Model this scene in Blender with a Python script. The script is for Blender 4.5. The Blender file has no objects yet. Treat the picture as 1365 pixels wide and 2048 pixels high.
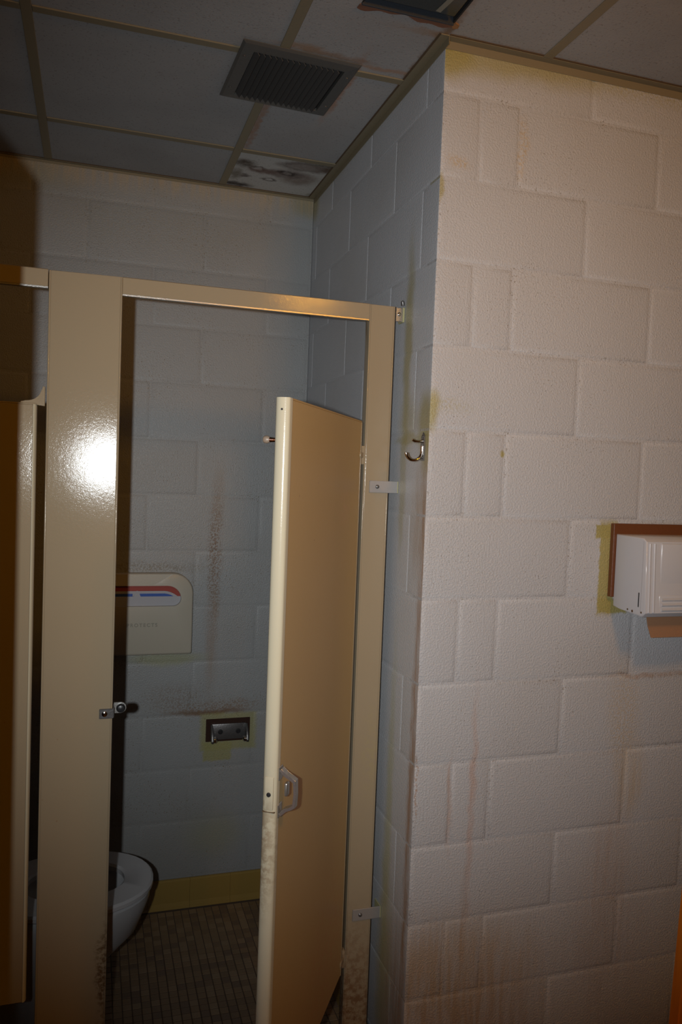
import bpy, bmesh, math, random
from mathutils import Vector, Matrix, Euler
random.seed(7)
C = bpy.context.scene.collection
scene = bpy.context.scene
PI = math.pi
W, HH = 1365, 2048

# ---------------------------------------------------------------- camera, world, lights, exposure
F_PX = 1572.99
CAM = Vector((-0.7679, -1.7456, 1.6388))
YAW, PITCH, ROLL = 0.3069, -0.0481, 0.0379
P, D, H = 0.1871, 1.1615, 2.6661          # stall front plane, back wall plane, ceiling height

fw = Vector((math.sin(YAW)*math.cos(PITCH), math.cos(YAW)*math.cos(PITCH), math.sin(PITCH)))
rt0 = Vector((math.cos(YAW), -math.sin(YAW), 0)); up0 = rt0.cross(fw)
rt = math.cos(ROLL)*rt0 + math.sin(ROLL)*up0
up = -math.sin(ROLL)*rt0 + math.cos(ROLL)*up0
cam_data = bpy.data.cameras.new('camera')
cam = bpy.data.objects.new('camera', cam_data); C.objects.link(cam)
m = Matrix((rt, up, -fw)).transposed().to_4x4(); m.translation = CAM
cam.matrix_world = m
cam_data.sensor_fit = 'VERTICAL'; cam_data.sensor_height = 23.5
cam_data.lens = F_PX*23.5/HH; cam_data.clip_start = 0.01
scene.camera = cam

scene.view_settings.view_transform = 'Standard'; scene.view_settings.look = 'None'
scene.view_settings.exposure = 0.0; scene.view_settings.gamma = 1.0
scene.view_settings.use_curve_mapping = False
scene.cycles.use_denoising = True

world = bpy.data.worlds.new('world'); scene.world = world; world.use_nodes = True
world.node_tree.nodes['Background'].inputs[0].default_value = (1.0, 0.55, 0.2, 1)
world.node_tree.nodes['Background'].inputs[1].default_value = 0.0006

def light(name, kind, loc, energy, color, **kw):
    l = bpy.data.lights.new(name, kind); l.energy = energy; l.color = color
    for k, v in kw.items(): setattr(l, k, v)
    o = bpy.data.objects.new(name, l); C.objects.link(o); o.location = loc
    return o
# the camera's built-in flash: turned upright, it sits to the left of the lens
flash = light('camera_flash', 'SPOT', (-0.862, -1.752, 1.650), 101.0, (0.94, 0.985, 1.0),
              spot_size=math.radians(84), spot_blend=1.0, shadow_soft_size=0.012)
aim = (fw + 0.04*up + 0.07*rt)
flash.rotation_euler = aim.to_track_quat('-Z', 'Y').to_euler()
# the warm ceiling lamp above the wash area (fixture built further down)
LAMP = Vector((0.15, -1.38, H - 0.16))
lamp = light('ceiling_lamp_light', 'POINT', LAMP, 25.0, (1.0, 0.43, 0.03), shadow_soft_size=0.10)

# ---------------------------------------------------------------- pixel helper (calibrated photograph -> world plane)
def at(x, y, plane, val):
    d = fw + rt*((x - W/2)/F_PX) + up*((HH/2 - y)/F_PX)
    return CAM + d*((val - CAM[plane])/d[plane])

# ---------------------------------------------------------------- materials
def mat(name, color, rough=0.5, metal=0.0, bump=0.0, bscale=200, detail=3, coat=0.0, spec=0.5):
    m = bpy.data.materials.new(name); m.use_nodes = True
    nt = m.node_tree; b = nt.nodes['Principled BSDF']
    b.inputs['Base Color'].default_value = (*color, 1); b.inputs['Roughness'].default_value = rough
    b.inputs['Metallic'].default_value = metal; b.inputs['Coat Weight'].default_value = coat
    b.inputs['Specular IOR Level'].default_value = spec
    if bump:
        g = nt.nodes.new('ShaderNodeNewGeometry')
        n = nt.nodes.new('ShaderNodeTexNoise'); n.inputs['Scale'].default_value = bscale; n.inputs['Detail'].default_value = detail
        nt.links.new(g.outputs['Position'], n.inputs['Vector'])
        bp = nt.nodes.new('ShaderNodeBump'); bp.inputs['Distance'].default_value = bump; bp.inputs['Strength'].default_value = 1.0
        nt.links.new(n.outputs['Fac'], bp.inputs['Height']); nt.links.new(bp.outputs['Normal'], b.inputs['Normal'])
    return m

class NT:
    """small helper for building stain masks in world space"""
    def __init__(s, m):
        s.nt = m.node_tree; s.b = s.nt.nodes['Principled BSDF']
        s.pos = s.nt.nodes.new('ShaderNodeNewGeometry').outputs['Position']
    def node(s, t, **kw):
        n = s.nt.nodes.new(t)
        for k, v in kw.items(): setattr(n, k, v)
        return n
    def link(s, a, b): s.nt.links.new(a, b)
    def math(s, op, a, b=None, clamp=False):
        n = s.node('ShaderNodeMath', operation=op); n.use_clamp = clamp
        for i, v in enumerate((a, b)):
            if v is None: continue
            if isinstance(v, (int, float)): n.inputs[i].default_value = v
            else: s.link(v, n.inputs[i])
        return n.outputs[0]
    def vmath(s, op, a, b):
        n = s.node('ShaderNodeVectorMath', operation=op)
        for i, v in enumerate((a, b)):
            if isinstance(v, (tuple, list)): n.inputs[i].default_value = v
            else: s.link(v, n.inputs[i])
        return n
    def noise(s, scale, detail=2, rough=0.5, vec=None, out='Fac'):
        n = s.node('ShaderNodeTexNoise'); n.inputs['Scale'].default_value = scale
        n.inputs['Detail'].default_value = detail; n.inputs['Roughness'].default_value = rough
        s.link(vec or s.pos, n.inputs['Vector']); return n.outputs[out]
    def ramp(s, v, lo, hi):
        n = s.node('ShaderNodeMapRange', interpolation_type='SMOOTHSTEP')
        s.link(v, n.inputs[0]); n.inputs[1].default_value = lo; n.inputs[2].default_value = hi
        return n.outputs[0]
    def warp(s, amount, scale):
        c = s.noise(scale, 3, 0.6, out='Color')
        v = s.vmath('SUBTRACT', c, (0.5, 0.5, 0.5)).outputs[0]
        v = s.vmath('MULTIPLY', v, (amount*2,)*3).outputs[0]
        return s.vmath('ADD', s.pos, v).outputs[0]
    def blob(s, vec, c, h, soft=0.35, box=False):
        d = s.vmath('SUBTRACT', vec, c).outputs[0]
        d = s.vmath('DIVIDE', d, h).outputs[0]
        if box:
            a = s.node('ShaderNodeVectorMath', operation='ABSOLUTE'); s.link(d, a.inputs[0])
            sp = s.node('ShaderNodeSeparateXYZ'); s.link(a.outputs[0], sp.inputs[0])
            l = s.math('MAXIMUM', s.math('MAXIMUM', sp.outputs[0], sp.outputs[1]), sp.outputs[2])
        else:
            n = s.node('ShaderNodeVectorMath', operation='LENGTH'); s.link(d, n.inputs[0]); l = n.outputs['Value']
        return s.ramp(l, 1+soft, max(0.0, 1-soft))
    def mix(s, fac, a, b):
        n = s.node('ShaderNodeMix', data_type='RGBA')
        if isinstance(fac, (int, float)): n.inputs[0].default_value = fac
        else: s.link(fac, n.inputs[0])
        for i, v in ((6, a), (7, b)):
            if isinstance(v, tuple): n.inputs[i].default_value = (*v, 1)
            else: s.link(v, n.inputs[i])
        return n.outputs[2]

YEL = (0.34, 0.29, 0.10); RUST = (0.30, 0.15, 0.06); BROWN = (0.34, 0.22, 0.12); OCH = (0.46, 0.33, 0.17)
def wall_paint(name, base, stains, speck=0.5, dirt=0.25, top_dirt=0.0, rough=0.45, bumpd=0.0014):
    """stains: (centre, half size, softness, colour, strength, box, mode) with mode 0 plain, 1 streaky, 2 speckled"""
    m = mat(name, base, rough); n = NT(m)
    col = n.mix(n.math('MULTIPLY', n.ramp(n.noise(2.3, 3), 0.45, 0.75), dirt), base, tuple(x*y for x, y in zip(base, (0.86, 0.80, 0.72))))
    w = n.warp(0.018, 14); w2 = n.warp(0.008, 60)
    fine = n.ramp(n.noise(150, 3, 0.7), 0.42, 0.6)
    mp = n.node('ShaderNodeMapping'); n.link(n.pos, mp.inputs[0]); mp.inputs['Scale'].default_value = (60, 60, 6)
    streak = n.ramp(n.noise(1.0, 4, 0.6, vec=mp.outputs[0]), 0.35, 0.65)
    for c, h, soft, colr, k, box, mode in stains:
        h = tuple(1e3 if v == 0 else v for v in h)
        f = n.blob(w2 if box else w, c, h, soft, box)
        if mode == 1: f = n.math('MULTIPLY', f, n.math('ADD', n.math('MULTIPLY', streak, 0.6), 0.4))
        if mode == 2: f = n.math('MULTIPLY', f, fine)
        col = n.mix(n.math('MULTIPLY', f, k), col, colr)
    # pin-hole mildew specks
    sp = n.math('MULTIPLY', n.ramp(n.noise(230, 2, 0.5), 0.635, 0.68), n.ramp(n.noise(6, 3, 0.6), 0.40, 0.62))
    col = n.mix(n.math('MULTIPLY', sp, speck), col, (0.16, 0.12, 0.07))
    if top_dirt:
        sx = n.node('ShaderNodeSeparateXYZ'); n.link(w, sx.inputs[0])
        f = n.math('MULTIPLY', n.ramp(sx.outputs[2], H-0.10, H-0.005), n.math('ADD', n.math('MULTIPLY', streak, 0.7), 0.3))
        col = n.mix(n.math('MULTIPLY', f, top_dirt), col, OCH)
    n.link(col, n.b.inputs['Base Color'])
    # orange-peel of thickly painted block
    a = n.noise(210, 3, 0.55); b = n.noise(320, 2, 0.5); c = n.noise(40, 2, 0.5)
    hgt = n.math('ADD', n.math('ADD', n.ramp(a, 0.35, 0.72), n.math('MULTIPLY', b, 0.35)), n.math('MULTIPLY', c, 0.5))
    bp = n.node('ShaderNodeBump'); bp.inputs['Strength'].default_value = 0.6; bp.inputs['Distance'].default_value = bumpd
    n.link(hgt, bp.inputs['Height']); n.link(bp.outputs[0], n.b.inputs['Normal'])
    return m

WHITE = (0.46, 0.46, 0.475)
M_RIGHT = wall_paint('paint_right', WHITE, [
    ((0.12, 0, 2.66), (0.34, 0, 0.055), 0.5, YEL, 0.75, False, 0),
    ((0.02, 0, 2.64), (0.05, 0, 0.06), 0.4, YEL, 0.8, False, 0),
    ((0.72, 0, 2.655), (0.35, 0, 0.035), 0.6, YEL, 0.55, False, 2),
    ((0.524, 0, 1.420), (0.026, 0, 0.12), 0.12, YEL, 0.95, True, 0),
    ((0.505, 0, 1.515), (0.022, 0, 0.017), 0.12, YEL, 0.95, True, 0),
    ((0.545, 0, 1.318), (0.045, 0, 0.018), 0.15, YEL, 0.95, True, 0),
    ((0.045, 0, 1.81), (0.06, 0, 0.016), 0.7, YEL, 0.35, False, 2),
    ((0.0, 0, 1.80), (0.022, 0, 0.045), 0.5, YEL, 0.8, False, 0),
    ((0.197, 0, 1.703), (0.007, 0, 0.008), 0.5, YEL, 0.9, False, 0),
    ((0.0, 0, 2.33), (0.01, 0, 0.03), 0.5, YEL, 0.7, False, 0),
    ((0.160, 0, 0.80), (0.009, 0, 0.27), 0.7, (0.45, 0.30, 0.24), 0.6, False, 1),
    ((0.150, 0, 0.50), (0.008, 0, 0.14), 0.7, RUST, 0.45, False, 1),
    ((0.100, 0, 0.82), (0.007, 0, 0.11), 0.6, (0.42, 0.27, 0.2), 0.5, False, 1),
    ((0.02, 0, 0.22), (0.32, 0, 0.26), 0.5, (0.30, 0.19, 0.10), 0.75, False, 1),
    ((0.15, 0, 0.40), (0.22, 0, 0.12), 0.6, (0.42, 0.31, 0.2), 0.5, False, 1),
    ((0.60, 0, 1.02), (0.045, 0, 0.12), 0.6, OCH, 0.45, False, 2),
    ((0.63, 0, 0.86), (0.04, 0, 0.10), 0.6, OCH, 0.45, False, 1),
    ((0.58, 0, 0.63), (0.05, 0, 0.14), 0.8, (0.42, 0.32, 0.26), 0.4, False, 1),
    ((0.58, 0, 0.40), (0.10, 0, 0.22), 0.8, (0.36, 0.26, 0.2), 0.35, False, 1),
    ((0.215, 0, 2.45), (0.014, 0, 0.07), 0.5, OCH, 0.6, False, 2),
    ((0.05, 0, 2.39), (0.03, 0, 0.012), 0.6, OCH, 0.7, False, 2),
    ((0.75, 0, 1.130), (0.20, 0, 0.006), 0.6, RUST, 0.5, False, 1),
    ((0.006, 0, 0.87), (0.003, 0, 0.08), 0.4, RUST, 0.7, False, 2),
], speck=0.7, dirt=0.25)
M_ALCOVE = wall_paint('paint_alcove', (0.53, 0.54, 0.565), [
    ((0, 0.158, 1.99), (0, 0.024, 0.22), 0.6, YEL, 0.7, False, 0),
    ((0, 0.14, 1.78), (0, 0.05, 0.06), 0.7, YEL, 0.45, False, 0),
    ((0, 0.12, 1.735), (0, 0.09, 0.012), 0.5, YEL, 0.5, False, 0),
    ((0, 0.02, 1.77), (0, 0.05, 0.07), 0.5, YEL, 0.75, False, 0),
    ((0, 0.015, 1.70), (0, 0.03, 0.05), 0.5, YEL, 0.7, False, 0),
    ((0, 0.030, 1.54), (0, 0.05, 0.14), 0.6, BROWN, 0.5, False, 1),
    ((0, 0.012, 1.20), (0, 0.014, 0.50), 0.5, RUST, 0.6, False, 1),
    ((0, 0.028, 0.72), (0, 0.014, 0.50), 0.6, RUST, 0.75, False, 1),
    ((0, 0.155, 1.62), (0, 0.020, 0.16), 0.5, YEL, 0.45, False, 0),
    ((0, 0.162, 0.66), (0, 0.022, 0.42), 0.7, (0.42, 0.40, 0.17), 0.5, False, 0),
    ((0, 0.15, 0.30), (0, 0.05, 0.25), 0.6, (0.38, 0.33, 0.13), 0.6, False, 0),
    ((0, 0.05, 0.22), (0, 0.09, 0.26), 0.6, BROWN, 0.7, False, 1),
    ((0, 1.14, 2.63), (0, 0.05, 0.05), 0.6, YEL, 0.7, False, 0),
    ((0, 0.9, 2.66), (0, 0.4, 0.02), 0.7, YEL, 0.4, False, 2),
], speck=0.3, dirt=0.35, rough=0.38, bumpd=0.0008)
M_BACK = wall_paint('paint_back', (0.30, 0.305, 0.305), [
    ((-0.330, D, 1.30), (0.024, 0, 0.24), 0.6, (0.172, 0.099, 0.053), 0.85, False, 2),
    ((-0.335, D, 1.02), (0.022, 0, 0.20), 0.7, (0.277, 0.198, 0.145), 0.55, False, 1),
    ((-0.325, D, 1.55), (0.02, 0, 0.10), 0.7, (0.277, 0.224, 0.172), 0.5, False, 1),
    ((-0.335, D, 0.730), (0.12, 0, 0.010), 0.7, (0.158, 0.079, 0.033), 0.8, False, 0),
    ((-0.36, D, 0.745), (0.12, 0, 0.022), 0.8, (0.198, 0.112, 0.053), 0.6, False, 2),
    ((-0.23, D, 0.755), (0.08, 0, 0.022), 0.8, (0.198, 0.119, 0.066), 0.55, False, 2),
    ((-0.46, D, 0.79), (0.09, 0, 0.045), 0.8, (0.198, 0.132, 0.086), 0.5, False, 2),
    ((-0.26, D, 0.655), (0.105, 0, 0.070), 0.10, (0.304, 0.284, 0.112), 0.75, True, 0),
    ((-0.30, D, 0.580), (0.052, 0, 0.035), 0.12, (0.304, 0.284, 0.112), 0.8, True, 0),
    ((-0.50, D, 0.940), (0.12, 0, 0.022), 0.6, (0.290, 0.290, 0.145), 0.65, False, 0),
    ((-0.30, D, 0.26), (0.09, 0, 0.07), 0.8, (0.304, 0.290, 0.172), 0.45, False, 0),
    ((-0.56, D, 1.275), (0.16, 0, 0.022), 0.7, (0.145, 0.112, 0.059), 0.6, False, 2),
    ((-1.10, D, 2.62), (0.20, 0, 0.06), 0.7, (0.23, 0.20, 0.08), 0.5, False, 0),
    ((-0.03, D, 2.64), (0.05, 0, 0.04), 0.7, (0.23, 0.20, 0.08), 0.5, False, 0),
    ((-0.55, D, 2.50), (0.42, 0, 0.09), 0.8, (0.297, 0.264, 0.198), 0.35, False, 2),
], speck=0.95, dirt=0.45, top_dirt=0.6, rough=0.42, bumpd=0.0007)
M_PLAIN = wall_paint('paint_plain', (0.10, 0.07, 0.045), [], speck=0.3)

def enamel(name, base, stains=(), rough=0.10):
    m = mat(name, base, rough, spec=0.22); n = NT(m)
    col = n.mix(n.math('MULTIPLY', n.ramp(n.noise(3, 3), 0.4, 0.8), 0.25), base, tuple(x*y for x, y in zip(base, (0.93, 0.88, 0.8))))
    w = n.warp(0.03, 9); fine = n.ramp(n.noise(60, 3, 0.7), 0.38, 0.62)
    for c, h, soft, colr, k in stains:
        h = tuple(1e3 if v == 0 else v for v in h)
        col = n.mix(n.math('MULTIPLY', n.math('MULTIPLY', n.blob(w, c, h, soft), fine), k), col, colr)
    sp = n.math('MULTIPLY', n.ramp(n.noise(70, 1), 0.80, 0.83), 0.6)
    col = n.mix(sp, col, (0.25, 0.15, 0.08))
    n.link(col, n.b.inputs['Base Color'])
    a = n.noise(120, 2, 0.5); b = n.noise(500, 3, 0.6)
    bp = n.node('ShaderNodeBump'); bp.inputs['Strength'].default_value = 0.45; bp.inputs['Distance'].default_value = 0.00035
    n.link(n.math('ADD', n.math('MULTIPLY', a, 0.6), n.math('MULTIPLY', b, 0.6)), bp.inputs['Height']); n.link(bp.outputs[0], n.b.inputs['Normal'])
    return m
CREAM = (0.315, 0.252, 0.168)
M_CREAM = enamel('cream_enamel', CREAM, [
    ((-0.08, P, 0.10), (0.08, 0, 0.26), 0.7, (0.17, 0.085, 0.04), 0.85),
    ((-0.72, P, 0.42), (0.014, 0, 0.10), 0.6, (0.10, 0.05, 0.02), 0.9),
    ((-0.72, P, 0.20), (0.014, 0, 0.10), 0.6, (0.10, 0.05, 0.02), 0.9),
    ((-0.05, P, 0.90), (0.02, 0, 0.10), 0.8, (0.36, 0.30, 0.12), 0.25)])
M_DOOR = enamel('cream_door_face', (0.44, 0.30, 0.125), [
    ((-0.2, 0.05, 0.45), (0.12, 0.2, 0.18), 0.8, (0.45, 0.22, 0.10), 0.45),
    ((-0.20, 0.05, 1.56), (0.03, 0.05, 0.03), 0.8, (0.5, 0.3, 0.16), 0.5)], rough=0.3)
M_EDGE = enamel('cream_edge_trim', (0.50, 0.455, 0.335), [
    ((-0.45, -0.31, 0.92), (0.03, 0.03, 0.12), 0.6, (0.25, 0.17, 0.10), 0.7)], rough=0.2)
M_STEEL = mat('brushed_steel', (0.50, 0.49, 0.47), 0.35, 0.9, 0.0003, 400)
M_STRAP = mat('dull_aluminium', (0.36, 0.34, 0.33), 0.45, 0.35, 0.0003, 300)
M_CHROME = mat('chrome', (0.62, 0.58, 0.54), 0.12, 1.0, 0.0002, 200)
M_DARKCHROME = mat('tarnished_chrome', (0.17, 0.165, 0.165), 0.38, 0.7, 0.0004, 220)
M_BLACK = mat('black_rubber', (0.02, 0.02, 0.022), 0.35, 0.0, 0.0003, 300)
M_VOID = mat('dark_cavity', (0.015, 0.015, 0.016), 0.8, 0.0, 0.0005, 90)
M_GRIME_SHADE = mat('brown_grime_and_shade', (0.10, 0.06, 0.03), 0.8, 0.0, 0.0005, 200)  # brown of rust and grime marks, also painted shade in the ceiling edge gap
M_PORC = mat('porcelain', (0.45, 0.46, 0.475), 0.12, 0.0, 0.0001, 30)
M_SEAT = mat('white_seat_plastic', (0.48, 0.48, 0.495), 0.25, 0.0, 0.0001, 60)
M_WATER = mat('bowl_inside', (0.36, 0.37, 0.39), 0.08, 0.0, 0.0001, 40)
M_WOODBOARD = mat('brown_wood_board', (0.13, 0.042, 0.014), 0.45, 0.0, 0.0006, 120)
M_PLASTIC = mat('cream_plastic', (0.44, 0.40, 0.325), 0.35, 0.0, 0.0002, 160)
M_WHITEPL = mat('white_enamel_metal', (0.49, 0.49, 0.515), 0.2, 0.0, 0.0001, 100)
M_PAPER = mat('white_paper', (0.40, 0.40, 0.43), 0.8, 0.0, 0.0003, 150)
M_RED = mat('red_print', (0.30, 0.035, 0.02), 0.6, 0.0, 0.0002, 150)
M_BLUE = mat('blue_print', (0.02, 0.08, 0.36), 0.6, 0.0, 0.0002, 150)
M_KRAFT = mat('kraft_paper', (0.28, 0.15, 0.08), 0.85, 0.0, 0.0004, 180)
M_BAR = mat('beige_grid_paint', (0.215, 0.178, 0.112), 0.5, 0.0, 0.0003, 120)
M_VENT = mat('grey_vent_paint', (0.105, 0.102, 0.095), 0.4, 0.3, 0.0004, 160)
M_LOUVER = mat('dusty_louver', (0.055, 0.052, 0.05), 0.7, 0.0, 0.0005, 200)
M_TAPE = mat('pale_label', (0.20, 0.20, 0.17), 0.6, 0.0, 0.0002, 200)
M_RAWRUST = mat('rusty_patch', (0.19, 0.085, 0.05), 0.8, 0.0, 0.0015, 70)
M_GROUT = mat('grout', (0.10, 0.07, 0.05), 0.9, 0.0, 0.0006, 300)
M_YELTILE = mat('yellow_base_tile', (0.33, 0.215, 0.055), 0.3, 0.0, 0.0004, 60)
M_GLUE = mat('pale_yellow_paint', (0.44, 0.41, 0.22), 0.5, 0.0, 0.0006, 160)
def wood(name, a, b, rough=0.3):
    m = mat(name, a, rough, coat=0.0); n = NT(m)
    mp = n.node('ShaderNodeMapping'); n.link(n.pos, mp.inputs[0]); mp.inputs['Scale'].default_value = (30, 30, 2)
    n.link(n.mix(n.ramp(n.noise(1.5, 5, 0.6, vec=mp.outputs[0]), 0.3, 0.7), a, b), n.b.inputs['Base Color'])
    return m
M_WOOD = wood('orange_varnished_wood', (0.58, 0.175, 0.012), (0.46, 0.12, 0.008), 0.45)

def tile_ceiling(name, stains=(), base=(0.34, 0.335, 0.335)):
    m = mat(name, base, 0.85); n = NT(m)
    col = n.mix(n.ramp(n.noise(4, 3), 0.35, 0.75), base, tuple(x*0.87 for x in base))
    sp = n.math('MULTIPLY', n.ramp(n.noise(170, 2, 0.5), 0.62, 0.67), 0.5)
    col = n.mix(sp, col, (0.18, 0.16, 0.15))
    w = n.warp(0.02, 30); fine = n.ramp(n.noise(55, 4, 0.7), 0.30, 0.60)
    for c, h, soft, colr, k, ring in stains:
        h = (h[0], h[1], 1e3)
        f = n.blob(w, c, h, soft)
        if ring:
            f = n.math('MULTIPLY', f, n.math('SUBTRACT', 1.0, n.blob(w, c, (h[0]*0.62, h[1]*0.62, 1e3), 0.3)))
        f = n.math('MULTIPLY', f, n.math('ADD', n.math('MULTIPLY', fine, 0.25), 0.75))
        col = n.mix(n.math('MULTIPLY', f, k), col, colr)
    n.link(col, n.b.inputs['Base Color'])
    bp = n.node('ShaderNodeBump'); bp.inputs['Strength'].default_value = 0.5; bp.inputs['Distance'].default_value = 0.001
    n.link(n.noise(220, 3), bp.inputs['Height']); n.link(bp.outputs[0], n.b.inputs['Normal'])
    return m

# ---------------------------------------------------------------- mesh helpers
def obj(name, bm, material, parent=None, smooth=False):
    me = bpy.data.meshes.new(name); bmesh.ops.recalc_face_normals(bm, faces=bm.faces)
    bm.to_mesh(me); bm.free()
    for mm in (material if isinstance(material, (list, tuple)) else [material]): me.materials.append(mm)
    if smooth:
        for p in me.polygons: p.use_smooth = True
        try: me.set_sharp_from_angle(angle=math.radians(40))
        except Exception: pass
    o = bpy.data.objects.new(name, me); C.objects.link(o)
    if parent is not None: o.parent = parent
    return o
def inst(name, me, parent, loc, rot=(0, 0, 0)):
    o = bpy.data.objects.new(name, me); C.objects.link(o); o.parent = parent
    o.location = loc; o.rotation_euler = rot; return o
def thing(name, label, cat, loc=(0, 0, 0), rot=(0, 0, 0), group=None):
    o = bpy.data.objects.new(name, None); C.objects.link(o); o.empty_display_size = 0.05
    o.location = loc; o.rotation_euler = rot
    return tag(o, label, cat, group)
def tag(o, label, cat, group=None):
    o['label'] = label; o['category'] = cat
    if group: o['group'] = group
    return o
def struct(o): o['kind'] = 'structure'; return o

def box(bm, x0, x1, y0, y1, z0, z1, bev=0.0, seg=2, mi=0):
    vs = [bm.verts.new(v) for v in ((x0,y0,z0),(x1,y0,z0),(x1,y1,z0),(x0,y1,z0),(x0,y0,z1),(x1,y0,z1),(x1,y1,z1),(x0,y1,z1))]
    fs = [bm.faces.new([vs[i] for i in f]) for f in ((0,3,2,1),(4,5,6,7),(0,1,5,4),(1,2,6,5),(2,3,7,6),(3,0,4,7))]
    for f in fs: f.material_index = mi
    if bev:
        es = set(e for f in fs for e in f.edges)
        bmesh.ops.bevel(bm, geom=list(es), offset=bev, segments=seg, profile=0.5, affect='EDGES')
    return bm
def B(*a, **k): return box(bmesh.new(), *a, **k)
def xf(bm, M): bmesh.ops.transform(bm, matrix=M, verts=bm.verts); return bm
def prism(bm, pts, depth, axis='Y', base=0.0, bev=0.0, seg=2):
    """pts: 2D outline; axis: extrusion axis; base..base+depth"""
    def v3(a, b, c): return (a, c, b) if axis == 'Y' else ((c, a, b) if axis == 'X' else (a, b, c))
    f0 = bm.faces.new([bm.verts.new(v3(a, b, base)) for a, b in pts])
    f1 = bm.faces.new([bm.verts.new(v3(a, b, base+depth)) for a, b in reversed(pts)])
    n = len(pts); v0 = list(f0.verts); v1 = list(reversed(list(f1.verts)))
    sides = [bm.faces.new((v0[i], v0[(i+1) % n], v1[(i+1) % n], v1[i])) for i in range(n)]
    if bev:
        es = list(f0.edges) + list(f1.edges)
        bmesh.ops.bevel(bm, geom=es, offset=bev, segments=seg, profile=0.5, affect='EDGES')
    return bm
def cyl(bm, p, q, r, r2=None, n=20, caps=True):
    p, q = Vector(p), Vector(q); r2 = r if r2 is None else r2
    z = (q-p).normalized(); a = z.orthogonal().normalized(); b = z.cross(a)
    A = [bm.verts.new(p + r*(math.cos(t)*a + math.sin(t)*b)) for t in (2*PI*i/n for i in range(n))]
    Bv = [bm.verts.new(q + r2*(math.cos(t)*a + math.sin(t)*b)) for t in (2*PI*i/n for i in range(n))]
    for i in range(n): bm.faces.new((A[i], A[(i+1) % n], Bv[(i+1) % n], Bv[i]))
    if caps: bm.faces.new(list(reversed(A))); bm.faces.new(Bv)
    return bm
def lathe(bm, prof, p, d, n=20):
    """prof: [(radius, distance along d)]"""
    p, d = Vector(p), Vector(d).normalized(); a = d.orthogonal().normalized(); b = d.cross(a)
    rings = []
    for r, h in prof:
        rings.append([bm.verts.new(p + h*d + max(r, 1e-5)*(math.cos(t)*a + math.sin(t)*b)) for t in (2*PI*i/n for i in range(n))])
    for A, Bv in zip(rings, rings[1:]):
        for i in range(n): bm.faces.new((A[i], A[(i+1) % n], Bv[(i+1) % n], Bv[i]))
    bm.faces.new(list(reversed(rings[0]))); bm.faces.new(rings[-1])
    return bm
def tube(bm, pts, radii, n=12):
    pts = [Vector(p) for p in pts]
    if not isinstance(radii, (list, tuple)): radii = [radii]*len(pts)
    a = None; rings = []
    for i, p in enumerate(pts):
        t = (pts[min(i+1, len(pts)-1)] - pts[max(i-1, 0)]).normalized()
        a = t.orthogonal().normalized() if a is None else (a - t*a.dot(t)).normalized()
        b = t.cross(a)
        rings.append([bm.verts.new(p + radii[i]*(math.cos(u)*a + math.sin(u)*b)) for u in (2*PI*k/n for k in range(n))])
    for A, Bv in zip(rings, rings[1:]):
        for i in range(n): bm.faces.new((A[i], A[(i+1) % n], Bv[(i+1) % n], Bv[i]))
    bm.faces.new(list(reversed(rings[0]))); bm.faces.new(rings[-1])
    return bm

# ---------------------------------------------------------------- block walls
JW, JD = 0.0065, 0.0030                # joint width and depth
_bm_cache = {}
def block_mesh(w, h, material, rel=1.0):
    key = (round(w, 3), round(h, 3), material.name)
    if key in _bm_cache: return _bm_cache[key]
    bm = bmesh.new(); rings = []
    for ins, dep in ((0.0, 0.03), (0.0, JD+0.0005), (0.0, JD*rel*0.95), (0.0022, JD*rel*0.60), (0.0060, JD*rel*0.18), (0.0115, 0.0)):
        rings.append([bm.verts.new(v) for v in ((-w/2+ins, dep, -h/2+ins), (w/2-ins, dep, -h/2+ins), (w/2-ins, dep, h/2-ins), (-w/2+ins, dep, h/2-ins))])
    for A, Bv in zip(rings, rings[1:]):
        for i in range(4): bm.faces.new((A[i], A[(i+1) % 4], Bv[(i+1) % 4], Bv[i]))
    bm.faces.new(rings[-1])
    bmesh.ops.recalc_face_normals(bm, faces=bm.faces)
    for f in bm.faces:
        if f.normal.y < -0.9999: pass
    me = bpy.data.meshes.new('block'); bm.to_mesh(me); bm.free(); me.materials.append(material)
    # front face (last ring) must look along -Y
    if me.polygons[-1].normal.y > 0: me.flip_normals()
    for p in me.polygons: p.use_smooth = True
    me.set_sharp_from_angle(angle=math.radians(60))
    _bm_cache[key] = me; return me
def block_wall(wall, material, u0, u1, zs, joints, place, edge_lo=False, rel=1.0):
    """zs: course lines; joints(k): head joint positions; place(u, z) -> (loc, rotz)"""
    for k in range(len(zs)-1):
        us = [u0] + [j for j in joints(k) if u0+0.03 < j < u1-0.03] + [u1]
        for a, b in zip(us, us[1:]):
            la = 0.0 if (a == u0 and edge_lo) else JW/2
            w = (b - JW/2) - (a + la); uc = (a + la + b - JW/2)/2
            z0, z1 = zs[k] + JW/2, zs[k+1] - (JW/2 if k < len(zs)-2 else 0)
            loc, rz = place(uc, (z0+z1)/2)
            inst('block', block_mesh(w, z1-z0, material, rel), wall, loc, (0, 0, rz))

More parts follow.
